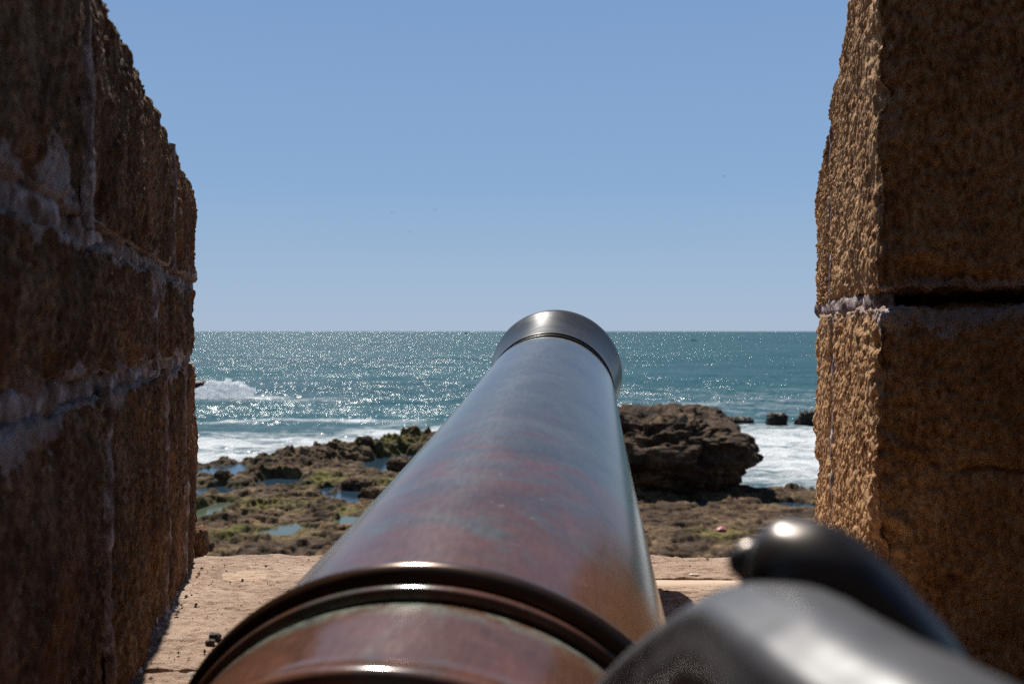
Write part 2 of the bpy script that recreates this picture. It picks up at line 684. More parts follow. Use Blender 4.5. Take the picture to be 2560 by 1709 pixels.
def local(o, me):
    """shift mesh data so that it sits under an unrotated empty"""
    v = np.empty(len(me.vertices) * 3, np.float32)
    me.vertices.foreach_get("co", v)
    v = v.reshape(-1, 3) - np.array(o.location, np.float32)
    me.vertices.foreach_set("co", v.ravel())
    me.update()
    return me


Y2S = 1 / 0.975                    # y on the wall face -> s along it
G = 0.0095                          # half a joint


def left_top(s):
    y = s * 0.975
    return np.interp(y, [0.4, 1.36, 2.21, 2.56, 2.72], [0.53, 0.458, 0.405, 0.385, 0.35]) - sstep(2.58, 2.70, y) * 0.03


ZU, ZLo = 0.125, -0.072            # the two bed joints
courses = [
    (ZU, 0.42, [0.45, 1.22, 2.16, 2.70], True),
    (ZLo, ZU, [0.45, 1.85, 2.70], False),
    (-0.70, ZLo, [0.45, 1.356, 2.02, 2.40, 2.70], False),
]
seed = 0.0
for z0, z1, ys, is_top in courses:
    for k in range(len(ys) - 1):
        seed += 3.71
        y0, y1 = ys[k], ys[k + 1]
        h = 0.0058 if y1 < 1.4 else 0.0046
        a0, a1 = y0 * Y2S + (G if k else 0), y1 * Y2S - (G if k < len(ys) - 2 else 0)
        c0, c1 = z0 + G, z1 - (0 if is_top else G)
        fc = ['a0', 'a1', 'b0', 'c0', 'c1']

        def mort(P, dist, S, a0=a0, a1=a1, c0=c0, c1=c1, is_top=is_top, k=k, n=len(ys) - 1):
            m = np.zeros(len(P))
            nz = fbm(S * np.array([7, 7, 7]), 3)
            wz = (0.020 if z0_ == ZU else 0.034) + 0.075 * np.clip(nz, -0.45, 1.0)
            if not is_top:
                m = np.maximum(m, 1 - sstep(0.0, 1.0, (c1 - P[:, 2]) / np.maximum(wz * 1.2, .004)))
            m = np.maximum(m, 1 - sstep(0.0, 1.0, (P[:, 2] - c0) / np.maximum(wz * 0.8, .004)))
            wa = 0.012 + 0.012 * np.clip(fbm(S * np.array([5, 5, 12]) + 9, 2), -0.6, 1)
            if k > 0:
                m = np.maximum(m, 0.8 * (1 - sstep(0, 1, (P[:, 0] - a0) / wa)))
            if k < n - 1:
                m = np.maximum(m, 0.8 * (1 - sstep(0, 1, (a1 - P[:, 0]) / wa)))
            # a thick white run of lime over the upper bed joint
            if z0_ == ZU:
                m = np.maximum(m, 1.2 * np.exp(-((P[:, 0] - 1.10) / 0.09) ** 2 - ((P[:, 2] - c0) / 0.07) ** 2))
            return m
        z0_ = z0
        me = block_mesh("stone_block", lines(a0, a1, h), deep(0, 0.30), lines(c0, c1, h), fc,
                        left_world(left_top, 0.42, ZU) if is_top else left_world(),
                        r=0.012, amp=(0.0034, 0.0026, 0.008), fr=(120, 18), seed=seed, mort=mort, edge=0.008, chip=0.012 if not is_top else 0.02)
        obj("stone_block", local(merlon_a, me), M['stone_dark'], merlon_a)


def ribbon(name, path, side, depth, world, w=0.03, n_w=9, rough=0.006, seed=0.0, proud=0.0, taper=None):
    """mortar in a joint: path (n,2) in wall coords (s,z), side vector (2), depth below the face"""
    n = len(path)
    u = np.linspace(-1, 1, n_w)
    Pn = np.repeat(path[:, None, :], n_w, 1) + u[None, :, None] * w * np.array(side)[None, None, :]
    d = np.repeat(depth[:, None], n_w, 1) + 0.012 * np.abs(u)[None] ** 3
    flat = np.column_stack([Pn[..., 0].ravel(), d.ravel(), Pn[..., 1].ravel()])
    flat[:, 1] += rough * 0.45 * fbm(flat * np.array([34, 5, 34]) + seed, 5, 0.65)
    return mesh_np(name, world(flat), grid_quads(n, n_w, flip=True), True)


def joint_h(z, y0, y1, sd, dep=0.004, w=0.03):
    s = np.arange(y0 * Y2S, y1 * Y2S, 0.008)
    pth = np.column_stack([s, np.full_like(s, z) + 0.004 * fbm(np.column_stack([s * 6, s * 0 + sd, s * 0]), 2)])
    return pth, np.full(len(s), dep) + 0.013 * fbm(np.column_stack([s * 7, s * 0, s * 0 + sd]), 4)


for (z, y0, y1, sd) in ((ZU, 0.45, 2.69, 1.0), (ZLo, 0.45, 2.69, 5.0)):
    pth, dep = joint_h(z, y0, y1, sd)
    dep = dep + (0.013 if z == ZU else 0.007)
    if z == ZU:     # the thick run of lime filling the joint
        bul = np.exp(-((pth[:, 0] - 1.07) / 0.10) ** 2)
        dep -= 0.012 * bul
    me = ribbon("mortar_joint", pth, (0, 1), dep, left_world(), w=0.024, n_w=15, seed=sd)
    obj("mortar_joint", local(merlon_a, me), M['mortar'], merlon_a)
for (y, z0, z1, sd) in ((1.22, ZU, 0.47, 2.0), (2.16, ZU, 0.41, 3.0), (1.85, ZLo, ZU, 4.0), (1.356, -0.66, ZLo, 6.0), (2.02, -0.66, ZLo, 7.0), (2.40, -0.66, ZLo, 8.0)):
    zz = np.arange(z0, z1, 0.008)
    wob = 0.006 * fbm(np.column_stack([zz * 5, zz * 0 + sd, zz * 0]), 2)
    pth = np.column_stack([np.full_like(zz, y * Y2S) + wob, zz])
    dep = np.full(len(zz), -0.004) + 0.005 * fbm(np.column_stack([zz * 9, zz * 0, zz * 0 + sd]), 3)
    me = ribbon("mortar_joint", pth, (1, 0), dep, left_world(), w=0.0145, n_w=11, seed=sd)
    me.polygons.foreach_set("use_smooth", np.ones(len(me.polygons), bool))
    obj("mortar_joint", local(merlon_a, me), M['mortar'], merlon_a)


def core_box(parent, pts, z0, z1, mat, name="wall_core"):
    n = len(pts)
    V = [(x, y, z0) for x, y in pts] + [(x, y, z1) for x, y in pts]
    me = bpy.data.meshes.new(name)
    me.from_pydata(V, [], [tuple(range(n))[::-1], tuple(range(n, 2 * n))] + [(i, (i + 1) % n, n + (i + 1) % n, n + i) for i in range(n)])
    return obj(name, local(parent, me), mat, parent)


def lp(s, d):
    v = OL + s * WL + d * NL
    return (float(v[0]), float(v[1]))


core_box(merlon_a, [lp(0.47, 0.05), lp(0.47, 1.2), lp(2.73, 1.2), lp(2.73, 0.05)][::-1], -0.8, 0.33, M['stone_dark'])

# ragged lime fillet between the shaded merlon and the sill
s = np.arange(1.50 * Y2S, 2.45 * Y2S, 0.006)
nf = 12
u = np.linspace(0, 1, nf)
hh = 0.030 + 0.022 * np.clip(fbm(np.column_stack([s * 14, s * 0, s * 0]), 3), -0.9, 1.2)
ww = 0.020 + 0.014 * np.clip(fbm(np.column_stack([s * 11, s * 0 + 4, s * 0]), 3), -0.8, 1.2)
fade = sstep(2.48, 2.2, s)
hh, ww = hh * (0.4 + 0.6 * fade), ww * (0.4 + 0.6 * fade)
dd = -(ww[:, None] * u[None] ** 1.4) + 0.012
zz = hh[:, None] * (1 - u[None]) ** 1.3
S2 = np.repeat(s[:, None], nf, 1)
yy = S2 * 0.975
P = np.column_stack([S2.ravel(), dd.ravel(), (sill_z(yy) + zz - 0.004).ravel()])
nz = 0.005 * fbm(P * 60, 3)
P[:, 1] -= nz
P[:, 2] += nz
obj("mortar_fillet", local(merlon_a, mesh_np("mortar_fillet", left_world()(P), grid_quads(len(s), nf), True)), M['mortar'], merlon_a)

# merlon with the sunlit cheek: a = across the front, b = along the cheek, c = up
OR_ = np.array([0.325 + 0.184 * 1.79, 1.79])
ER = np.array([0.9965, -0.0835])      # along its front
DR = np.array([0.1810, 0.9835])       # along its cheek


def right_top(b):
    y = 1.79 + 0.9835 * b
    return np.interp(y, [1.7, 2.00, 2.15, 2.35, 2.56, 2.665, 2.72], [0.90, 0.80, 0.715, 0.575, 0.426, 0.362, 0.33])


def right_world(top=False, z0=0.0, z1=1.0):
    def fn(P):
        a, b, z = P[:, 0], P[:, 1], P[:, 2].copy()
        if top:
            z = z0 + (z - z0) * (right_top(b) - z0) / (z1 - z0)
        xy = OR_[None] + a[:, None] * ER[None] + b[:, None] * DR[None]
        return np.column_stack([xy, z])
    return fn


ZR = 0.058
BL = 0.93
SPL = 0.66                            # the upright joint in the cheek
rblocks = [
    (ZR + 0.011, 0.80, 0.0, SPL - 0.008, True, 40.1, 0.0),
    (ZR + 0.012, 0.80, SPL + 0.008, BL, True, 44.3, 0.0),
    (-0.72, ZR - 0.010, 0.0, SPL - 0.05, False, 51.7, 0.0),
    (-0.72, ZR - 0.010, SPL - 0.034, BL, False, 57.9, 0.0),
]
for z0, z1, b0, b1, is_top, sd, _ in rblocks:
    front = b0 == 0.0
    fc = ['a0', 'b0', 'b1', 'c0', 'c1']
    A = deep(0, 0.16) if not front else np.concatenate([lines(0, 0.62, 0.0062), [0.7, 0.85, 1.05]])

    def mort(P, dist, S, z0=z0, z1=z1, b0=b0, b1=b1, front=front, is_top=is_top):
        nz = fbm(S * np.array([6, 6, 8]), 3)
        m = np.zeros(len(P))
        w = 0.05 + 0.045 * np.clip(nz, -0.8, 1.0)
        on_front = (P[:, 1] < b0 + 0.02) if front else np.zeros(len(P), bool)
        if is_top:
            m = np.maximum(m, (1.15 * on_front + 0.45 * ~on_front) * (1 - sstep(0, 1, (P[:, 2] - z0) / (w * 0.9))))
        else:
            m = np.maximum(m, (1.3 * on_front + 0.6 * ~on_front) * (1 - sstep(0, 1, (z1 - P[:, 2]) / (w * 1.3))))
        wb = 0.014 + 0.012 * np.clip(fbm(S * np.array([8, 8, 5]) + 3, 2), -0.8, 1)
        edge = np.abs(P[:, 1] - (b1 if front else b0))
        m = np.maximum(m, 0.9 * (1 - sstep(0, 1, edge / wb)))
        return m

    crack = None
    if front and not is_top:
        def crack(P):
            z = P[:, 2] + 0.246 + 0.02 * fbm(P * np.array([6, 3, 1]), 2) - 0.05 * (P[:, 0] - 0.25)
            inside = sstep(0.10, 0.2, P[:, 0]) * sstep(0.62, 0.5, P[:, 0]) * (P[:, 1] < 0.05)
            return -0.018 * np.exp(-(z / 0.006) ** 2) * inside
    me = block_mesh("stone_block", A, lines(b0, b1, 0.0032), lines(z0, z1, 0.0034), fc,
                    right_world(is_top, ZR, 0.80), r=0.010, amp=(0.0030, 0.0030, 0.007), fr=(100, 18), seed=sd, mort=mort,
                    edge=0.017, extra=crack, chip=0.018)
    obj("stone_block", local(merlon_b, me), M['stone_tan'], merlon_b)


def rp(a, b):
    v = OR_ + a * ER + b * DR
    return (float(v[0]), float(v[1]))


core_box(merlon_b, [rp(0.10, 0.12), rp(1.04, 0.12), rp(1.04, BL + 0.02), rp(0.10, BL + 0.02)], -0.8, 0.33, M['stone_dark'])
# mortar: cheek bed joint and the two upright joints
for (pth, side, sd, w) in (
        (np.column_stack([np.arange(0.04, BL, 0.006), np.full(len(np.arange(0.04, BL, 0.006)), ZR)]), (0, 1), 21.0, 0.022),
        (np.column_stack([np.full(82, SPL), np.linspace(ZR, 0.50, 82)]), (1, 0), 22.0, 0.018),
        (np.column_stack([np.full(98, SPL - 0.042), np.linspace(-0.68, ZR, 98)]), (1, 0), 23.0, 0.018)):
    dep = np.full(len(pth), 0.004) + 0.006 * fbm(np.column_stack([pth[:, 0] * 8, pth[:, 1] * 8, np.full(len(pth), sd)]), 3)
    if sd == 21.0:
        dep = dep + 0.035 * np.exp(-(pth[:, 0] - 0.04) / 0.06) + 0.008 * fbm(np.column_stack([pth[:, 0] * 14, pth[:, 0] * 0, pth[:, 0] * 0]), 3)
    rw = right_world()
    me = ribbon("mortar_joint", pth, side, dep, lambda F, rw=rw: rw(np.column_stack([F[:, 1], F[:, 0], F[:, 2]])), w=w, seed=sd)
    obj("mortar_joint", local(merlon_b, me), M['mortar'], merlon_b)

# ------------------------------------------------------------------ sill slabs (a piece of the setting)
sill = empty("embrasure_sill", (0, 2.0, -0.7))
sill["kind"] = 'structure'
XL0, XR0 = -0.240, 0.325


def sill_world(P):
    y = P[:, 1]
    xl = XL0 - 0.228 * y - 0.03
    xr = XR0 + 0.184 * y + 0.03
    f = P[:, 0]
    x = xl + (xr - xl) * f
    z = P[:, 2] + sill_z(y)
    # worn hollow below the barrel
    bx = -0.0735 + (y - 0.944) * 0.1150
    z = z - 0.12 * np.exp(-((x - bx) / 0.20) ** 2) * sstep(1.95, 1.6, y)
    return np.column_stack([x, y, z])


def sill_patch(P):
    # a skin of smoother plaster left on the stone near the shaded merlon
    x = P[:, 0] * 1.5
    y = P[:, 1]
    nz = 0.25 * fbm(np.column_stack([x * 12, y * 12, x * 0]), 3)
    return sstep(1.15, 0.85, np.sqrt(((x - 0.155) / 0.055) ** 2 + ((y - 2.42) / 0.07) ** 2) + nz)


for a0, a1, y0, y1, sd, strip in ((0.0, 0.48, 1.615, 2.71, 60.3, False), (0.0, 0.48, 1.30, 1.605, 63.9, False),
                                  (0.483, 1.0, 2.375, 2.71, 67.1, False), (0.483, 1.0, 1.30, 2.30, 71.3, False)):
    def mort(P, dist, S, strip=strip, y0=y0, a0=a0):
        return sill_patch(P) if a0 == 0 else np.zeros(len(P))

    def ext(P, a0=a0):
        e = 0.0
        if a0 == 0:
            e = 0.003 * sill_patch(P)
        # shallow flakes and cracks running across
        n = fbm(P * np.array([9, 16, 1]) + 3, 3)
        return e - 0.006 * np.exp(-((n - 0.28) / 0.035) ** 2) * sstep(0.0, 0.4, fbm(P * np.array([4, 4, 1]), 2))
    me = block_mesh("sill_stone", lines(a0, a1, 0.0034), lines(y0, y1, 0.0046), np.array([-0.2, -0.1, -0.04, -0.015, 0.0]), ['c1', 'a0', 'a1', 'b0', 'b1'],
                    sill_world, r=0.004, amp=(0.0008, 0.0022, 0.006), fr=(60, 16), seed=sd, mort=mort, edge=0.006, extra=ext)
    obj("sill_stone", local(sill, me), M['sill'], sill)
# pale mortar strip between the two slabs on the cheek side
A_, Y_ = lines(0.483, 1.0, 0.006), lines(2.295, 2.385, 0.006)
AA, YY = np.meshgrid(A_, Y_, indexing='ij')
P = np.column_stack([AA.ravel(), YY.ravel(), (-0.001 - 0.012 * np.abs((YY - 2.34) / 0.045) ** 3).ravel()])
P[:, 2] += 0.0018 * fbm(P * np.array([12, 20, 1]), 3)
M['strip'] = plain("smooth_pale_mortar", (0.46, 0.33, 0.235), 0.85, 0.12, 30)
obj("mortar_joint", local(sill, mesh_np("mortar_joint", sill_world(P), grid_quads(len(A_), len(Y_)), True)), M['strip'], sill)

M['fill_absorber'] = plain("dark_fill_absorber", (0.02, 0.015, 0.012), 0.95, 0.3, 2)  # near-black so the added wall and the floor bounce little light
# rampart below, terrace floor behind
def box_mesh(name, x0, x1, y0, y1, z0, z1):
    V = [(x, y, z) for z in (z0, z1) for x, y in ((x0, y0), (x1, y0), (x1, y1), (x0, y1))]
    me = bpy.data.meshes.new(name)
    me.from_pydata(V, [], [(3, 2, 1, 0), (4, 5, 6, 7), (0, 1, 5, 4), (1, 2, 6, 5), (2, 3, 7, 6), (3, 0, 4, 7)])
    return me


o = obj("rampart_wall", box_mesh("rampart_wall", -14, 14, 1.22, 2.66, -CAM_H - 0.5, -0.735), M['stone_tan'])
tag(o, kind='structure')
o = obj("sky_blocker_wall", box_mesh("sky_blocker_wall", -14, 14, -4.8, -3.6, -1.36, 8.0), M['fill_absorber'])  # added unseen wall: blocks sky fill, gives the bronze something dark to reflect
tag(o, kind='structure')
o = obj("terrace_floor", box_mesh("terrace_floor", -14, 14, -9, 1.22, -CAM_H - 0.5, -1.35), M['fill_absorber'])
tag(o, kind='structure')

# ------------------------------------------------------------------ cannon
M['groove'] = plain("groove_shade_black", (0.010, 0.009, 0.008), 0.75, 0.3, 40)  # shade inside the grooves, painted as a near-black colour
YAW, PIT = 0.1145, 0.2234
MZ = Vector((0.1148, 2.5816, -0.1102))          # centre of the muzzle lip
fwd = Vector((math.sin(YAW) * math.cos(PIT), math.cos(YAW) * math.cos(PIT), math.sin(PIT)))
rgt = fwd.cross(Vector((0, 0, 1))).normalized()
upv = rgt.cross(fwd)
cannon = empty("cannon", MZ)
cannon.rotation_euler = Matrix((rgt, fwd, upv)).transposed().to_euler()
tag(cannon, "long bronze cannon with red brown patina pointing out over the sea", "cannon")


def lathe(name, prof, mat, parent=cannon, seg=224, verd=None, cap=False):
    """prof: list of (d from the lip towards the breech, radius)"""
    pr = np.array(prof, float)
    th = np.linspace(0, 2 * math.pi, seg, endpoint=False)
    X = np.cos(th)[:, None] * pr[None, :, 1]
    Z = np.sin(th)[:, None] * pr[None, :, 1]
    Y = -np.repeat(pr[None, :, 0], seg, 0)
    V = np.column_stack([X.ravel(), Y.ravel(), Z.ravel()])
    va = np.zeros(len(V)) if verd is None else np.tile(np.array([verd(d) for d in pr[:, 0]]), seg)
    me = mesh_np(name, V, grid_quads(seg, len(pr), wrap_u=True, flip=True), True, {"verd": va})
    return obj(name, me, mat, parent)


def dense(prof, step=0.012):
    out = [prof[0]]
    for a, b in zip(prof[:-1], prof[1:]):
        n = max(1, int(math.hypot(b[0] - a[0], b[1] - a[1]) / step))
        for i in range(1, n + 1):
            out.append((a[0] + (b[0] - a[0]) * i / n, a[1] + (b[1] - a[1]) * i / n))
    return out


def arc(cx, cr, rad, a0, a1, n=10, sx=1.0):
    return [(cx + sx * rad * math.cos(R(a0 + (a1 - a0) * i / n)), cr + rad * math.sin(R(a0 + (a1 - a0) * i / n))) for i in range(n + 1)]


# muzzle: bore, face, flared bell
mp = [(0.45, 0.075), (0.0, 0.075), (-0.004, 0.080), (-0.004, 0.160), (-0.002, 0.1672), (0.003, 0.170)]
for i in range(1, 15):
    q = i / 14
    mp.append((0.003 + 0.190 * q, 0.1545 + 0.0155 * (1 - q) ** 2.0))
mp += [(0.195, 0.1545), (0.1975, 0.1530), (0.198, 0.1455)]
lathe("muzzle", mp, M['bronze_muzzle'])
# a thin fillet standing in the neck groove; black rings paint its shade
lathe("groove", [(0.190, 0.1430), (0.245, 0.1440)], M['groove'])
lathe("groove", [(0.1988, 0.1532), (0.1992, 0.1430)], M['groove'])
lathe("muzzle_fillet", [(0.2075, 0.142), (0.2078, 0.1520), (0.2088, 0.1529), (0.2118, 0.1529), (0.2128, 0.1520), (0.2130, 0.142)], M['bronze_dark'])
lathe("groove", [(0.2138, 0.1516), (0.2142, 0.1425)], M['groove'])
# chase
cp = [(0.2405, 0.1425), (0.241, 0.150), (0.2435, 0.1545), (0.249, 0.1566)]
for i in range(1, 61):
    q = i / 60
    d = 0.249 + (1.672 - 0.249) * q
    cp.append((d, 0.1566 + (0.2628 - 0.1566) * q - 0.0203 * q * (1 - q)))
lathe("chase", cp, M['bronze'], verd=lambda d: 0.9 if d < 0.25 else 0.0)
# reinforce ring: a rounded band, a narrow fillet, and the grooves between them
rp_ = [(1.654, 0.255), (1.660, 0.266)] + [(1.6755 - 0.0145 * math.cos(math.pi * i / 14), 0.2675 + 0.0118 * math.sin(math.pi * i / 14)) for i in range(1, 14)] + [(1.6905, 0.2655), (1.692, 0.2580)]
lathe("reinforce_ring", rp_, M['bronze_brown'])
lathe("groove", [(1.690, 0.2590), (1.696, 0.2595)], M['groove'])  # groove floor in the painted shade black
lathe("ring_fillet", [(1.6935, 0.2565), (1.694, 0.2672)] + [(1.700 - 0.0055 * math.cos(math.pi * i / 8), 0.2672 + 0.0022 * math.sin(math.pi * i / 8)) for i in range(1, 8)] + [(1.7058, 0.2668), (1.7065, 0.2540)], M['bronze'])
lathe("groove", [(1.704, 0.2550), (1.716, 0.2560)], M['groove'])
rf = [(1.7135, 0.2545), (1.7142, 0.2592), (1.717, 0.2615)]
rf = rf + [(1.7215, 0.2618)] + dense([(1.7215, 0.2618), (1.838, 0.2755)], 0.02)[1:]
rf += [(1.842, 0.2785), (1.850, 0.2795), (1.856, 0.2770), (1.858, 0.270)]
lathe("reinforce", rf, M['bronze'], verd=lambda d: 1.0 if d < 1.718 else (0.45 if d < 1.722 else 0.0))
br = [(1.856, 0.268), (1.866, 0.2695), (1.88, 0.276), (1.90, 0.287), (1.925, 0.292), (2.3, 0.300), (2.75, 0.318), (3.1, 0.332),
      (3.12, 0.345), (3.17, 0.350), (3.21, 0.340), (3.24, 0.30), (3.30, 0.24), (3.36, 0.16), (3.40, 0.09), (3.44, 0.07), (3.48, 0.085), (3.53, 0.10), (3.58, 0.085), (3.61, 0.04), (3.615, 0.0)]
lathe("breech", dense(br, 0.03), M['bronze'])

# lifting handle near the lens: swept tube through stations given in world space
F35 = 2560 * 35 / 36
PT = math.atan(26.5 / F35)


def at(u, v, y):
    """a point of the place that is seen towards (u, v) of the 2560-wide photograph, y metres out"""
    d = Vector(((u - 1280) / F35, 1.0, -(v - 854.5) / F35))
    c, s_ = math.cos(-PT), math.sin(-PT)
    d = Vector((d.x, c * d.y - s_ * d.z, s_ * d.y + c * d.z))
    return d * (y / d.y)


cannon_inv = Matrix.LocRotScale(cannon.location, cannon.rotation_euler, None).inverted()


def tube(name, st, mat, parent, seg=28, ridge=None, sub=8, lump=0.0, local_m=cannon_inv):
    """st: list of (point, radius up, radius across)"""
    pts = [np.array(p) for p, _, _ in st]
    k = np.arange(len(st))
    kk = np.linspace(0, len(st) - 1, (len(st) - 1) * sub + 1)

    def cr(vals):
        vals = np.asarray(vals, float)
        out = []
        for t_ in kk:
            i = min(int(t_), len(vals) - 2)
            f = t_ - i
            p0, p1, p2, p3 = vals[max(i - 1, 0)], vals[i], vals[i + 1], vals[min(i + 2, len(vals) - 1)]
            out.append(0.5 * (2 * p1 + (p2 - p0) * f + (2 * p0 - 5 * p1 + 4 * p2 - p3) * f * f + (3 * p1 - p0 - 3 * p2 + p3) * f ** 3))
        return np.array(out)
    C = cr(pts)
    ru, ra = cr([[a] for _, a, _ in st])[:, 0], cr([[b] for _, _, b in st])[:, 0]
    T = np.gradient(C, axis=0)
    T /= np.linalg.norm(T, axis=1)[:, None]
    upw = np.array([-0.25, 0.1, 1.0])
    Bv = np.cross(T, upw)
    Bv /= np.linalg.norm(Bv, axis=1)[:, None]
    Uv = np.cross(Bv, T)
    th = np.linspace(0, 2 * math.pi, seg, endpoint=False)
    rr = np.ones(seg)
    if ridge is not None:
        for ang, hgt, wid in ridge:
            dlt = (th - ang + math.pi) % (2 * math.pi) - math.pi
            rr = rr + hgt * np.exp(-(dlt / wid) ** 2)
    V = C[:, None, :] + (np.cos(th) * rr)[None, :, None] * ra[:, None, None] * Bv[:, None, :] + (np.sin(th) * rr)[None, :, None] * ru[:, None, None] * Uv[:, None, :]
    nn = len(kk)
    V = V.reshape(-1, 3)
    Q = grid_quads(nn, seg)
    # close round the tube
    w = np.array([[i * seg + seg - 1, (i + 1) * seg + seg - 1, (i + 1) * seg, i * seg] for i in range(nn - 1)])
    Q = np.concatenate([Q, w])
    V = np.concatenate([V, C[:1], C[-1:]])
    i0, i1 = len(V) - 2, len(V) - 1
    cap = [[i0, j, (j + 1) % seg, i0] for j in range(seg)]
    me = bpy.data.meshes.new(name)
    if lump:
        V = V + lump * fbm(V * 35, 2)[:, None] * np.array([1, 0.3, 1])[None]
    m4 = np.array(local_m)
    V = V @ m4[:3, :3].T + m4[:3, 3]
    fc = [tuple(q) for q in Q.tolist()]
    fc += [(i0, (j + 1) % seg, j) for j in range(seg)]
    fc += [(i1, (nn - 1) * seg + j, (nn - 1) * seg + (j + 1) % seg) for j in range(seg)]
    me.from_pydata(V.tolist(), [], fc)
    me.polygons.foreach_set("use_smooth", np.ones(len(me.polygons), bool))
    me.attributes.new("verd", 'FLOAT', 'POINT')
    return obj(name, me, mat, parent)


M['handle'] = bronze_mat("grey_handled_bronze", 'handle')
HS = 0.74                          # how far along the sight line the handle stands
tube("lifting_handle", [(at(u, v, y * HS), a_ * HS, b_ * HS) for u, v, y, a_, b_ in (
    (1470, 2180, 0.86, 0.040, 0.034), (1510, 1990, 0.80, 0.038, 0.032), (1570, 1840, 0.76, 0.038, 0.034), (1675, 1745, 0.68, 0.0395, 0.037), (1790, 1662, 0.60, 0.0365, 0.036),
    (1905, 1618, 0.53, 0.0345, 0.038), (2050, 1715, 0.46, 0.0365, 0.042), (2235, 1855, 0.40, 0.037, 0.042), (2440, 2010, 0.36, 0.039, 0.042), (2600, 2400, 0.34, 0.040, 0.042))],
    M['handle'], cannon, ridge=[(R(48), 0.13, 0.22), (R(130), 0.05, 0.25), (R(165), -0.06, 0.2)], seg=64, sub=14, lump=0.0008)
tube("handle_head", [(at(u, v, y * HS), a_ * HS, b_ * HS) for u, v, y, a_, b_ in (
    (1895, 1445, 0.565, 0.006, 0.006), (1925, 1440, 0.56, 0.024, 0.022), (1985, 1445, 0.55, 0.033, 0.030), (2060, 1482, 0.54, 0.036, 0.034),
    (2140, 1565, 0.53, 0.036, 0.035), (2240, 1690, 0.52, 0.035, 0.035), (2330, 1870, 0.52, 0.034, 0.034), (2390, 2250, 0.52, 0.032, 0.032))],
    M['bronze_dark'], cannon, seg=40, sub=14, lump=0.001)
tube("handle_snout", [(at(u, v, y * HS), a_ * HS, b_ * HS) for u, v, y, a_, b_ in (
    (1840, 1440, 0.57, 0.004, 0.004), (1858, 1420, 0.57, 0.013, 0.011), (1885, 1425, 0.57, 0.019, 0.016), (1930, 1470, 0.565, 0.018, 0.016), (1960, 1520, 0.56, 0.012, 0.012))],
    M['bronze_dark'], cannon)

# ------------------------------------------------------------------ sea
SEA_Z = -CAM_H


def gp(u, v, h=0.0):
    """ground point (at h above the sea) seen towards (u, v) of the photograph"""
    y = (CAM_H - h) * F35 / (v - 828.0)
    return (u - 1280.0) / F35 * y, y


ny, nx = 560, 520
yr = 40.0 * (60000.0 / 40.0) ** np.linspace(0, 1, ny) ** 1.02
tx = np.linspace(-0.80, 0.80, nx)
YY = np.repeat(yr[:, None], nx, 1)
XX = YY * tx[None]
dyr = np.gradient(yr)[:, None]
Zw = np.zeros_like(YY)
for lam, amp, ang, sd in ((19, 0.20, 8, 1.0), (11, 0.16, -14, 2.0), (6.5, 0.12, 20, 3.0), (3.8, 0.075, -25, 4.0), (2.4, 0.045, 12, 5.0)):
    c_, s_ = math.cos(R(ang)), math.sin(R(ang))
    a_ = (XX * c_ + YY * s_) / lam * 0.55
    b_ = (-XX * s_ + YY * c_) / lam
    n_ = perlin(np.column_stack([a_.ravel(), b_.ravel(), np.full(a_.size, sd * 9.1)])).reshape(YY.shape)
    lod = sstep(lam * 0.55, lam * 0.2, dyr + 0 * YY)
    Zw += amp * (1 - 2.2 * np.abs(n_)) * lod * 1.2
Zw *= 0.8
# breaking lines of surf
foam = np.zeros_like(YY)


def fnoise(sx, sy, sd, o=3):
    return fbm(np.column_stack([(XX * sx).ravel(), (YY * sy).ravel(), np.full(XX.size, sd)]), o).reshape(XX.shape)


lowf = fnoise(0.06, 0.10, 3.0)
# shore of the platform: y of the waterline as a function of x
shx = np.array([-60, -19.0, -15.5, -12.5, -9.0, -6.0, -2.0, 3.0, 8.0, 12.5, 16.0, 22.0, 60])
shy = np.array([59, 59.5, 60.0, 62.5, 66.5, 70.5, 66.0, 57.0, 53.0, 48.5, 46.8, 46.0, 46])


def shore(x):
    return np.interp(x, shx, shy)


off = YY - shore(XX)
foam = np.maximum(foam, np.exp(-np.maximum(off, 0) / (8 + 5 * lowf)) * 1.05)
# surf zone in front of the pools
left = sstep(-3, -12, XX)
foam = np.maximum(foam, left * (1.0 + 0.5 * lowf) * np.exp(-((off - 7) / 10.0) ** 2))
foam = np.maximum(foam, left * 0.9 * np.exp(-((YY - 84 - 3 * lowf) / 2.2) ** 2) * sstep(-0.3, 0.2, lowf + 0.1))
mid = np.exp(-((XX + 5) / 6) ** 2)
foam = np.maximum(foam, mid * (1.1 + 0.4 * lowf) * np.exp(-((off - 4) / 7.0) ** 2))
# white water beyond the boulder
rz = sstep(6, 10, XX)
foam = np.maximum(foam, rz * (0.82 + 0.35 * lowf) * sstep(96, 76, YY + 6 * lowf))
foam = np.maximum(foam, rz * 0.55 * np.exp(-((YY - 104 - 6 * lowf) / 5) ** 2))
foam = np.maximum(foam, sstep(4, 14, XX) * 0.34 * sstep(170, 110, YY))
# wave breaking on the far rock
foam = np.maximum(foam, 1.0 * np.exp(-((XX + 32) / 6.5) ** 2 - ((YY - 116) / 5.0) ** 2))
foam = np.maximum(foam, 0.7 * np.exp(-((XX + 26) / 8.0) ** 2 - ((YY - 113) / 3.0) ** 2))
Zw -= 1.2 * sstep(0.5, -4, off)
Zw += 0.25 * foam * fnoise(0.35, 0.6, 8.0) * sstep(130, 100, YY)
V = np.column_stack([XX.ravel(), YY.ravel(), (SEA_Z + Zw).ravel()])
me = mesh_np("sea", V, grid_quads(ny, nx, flip=True), True, {"foam": np.clip(foam, 0, 1.2).ravel()})
o = obj("sea", me, M['sea'])
tag(o, kind='structure')

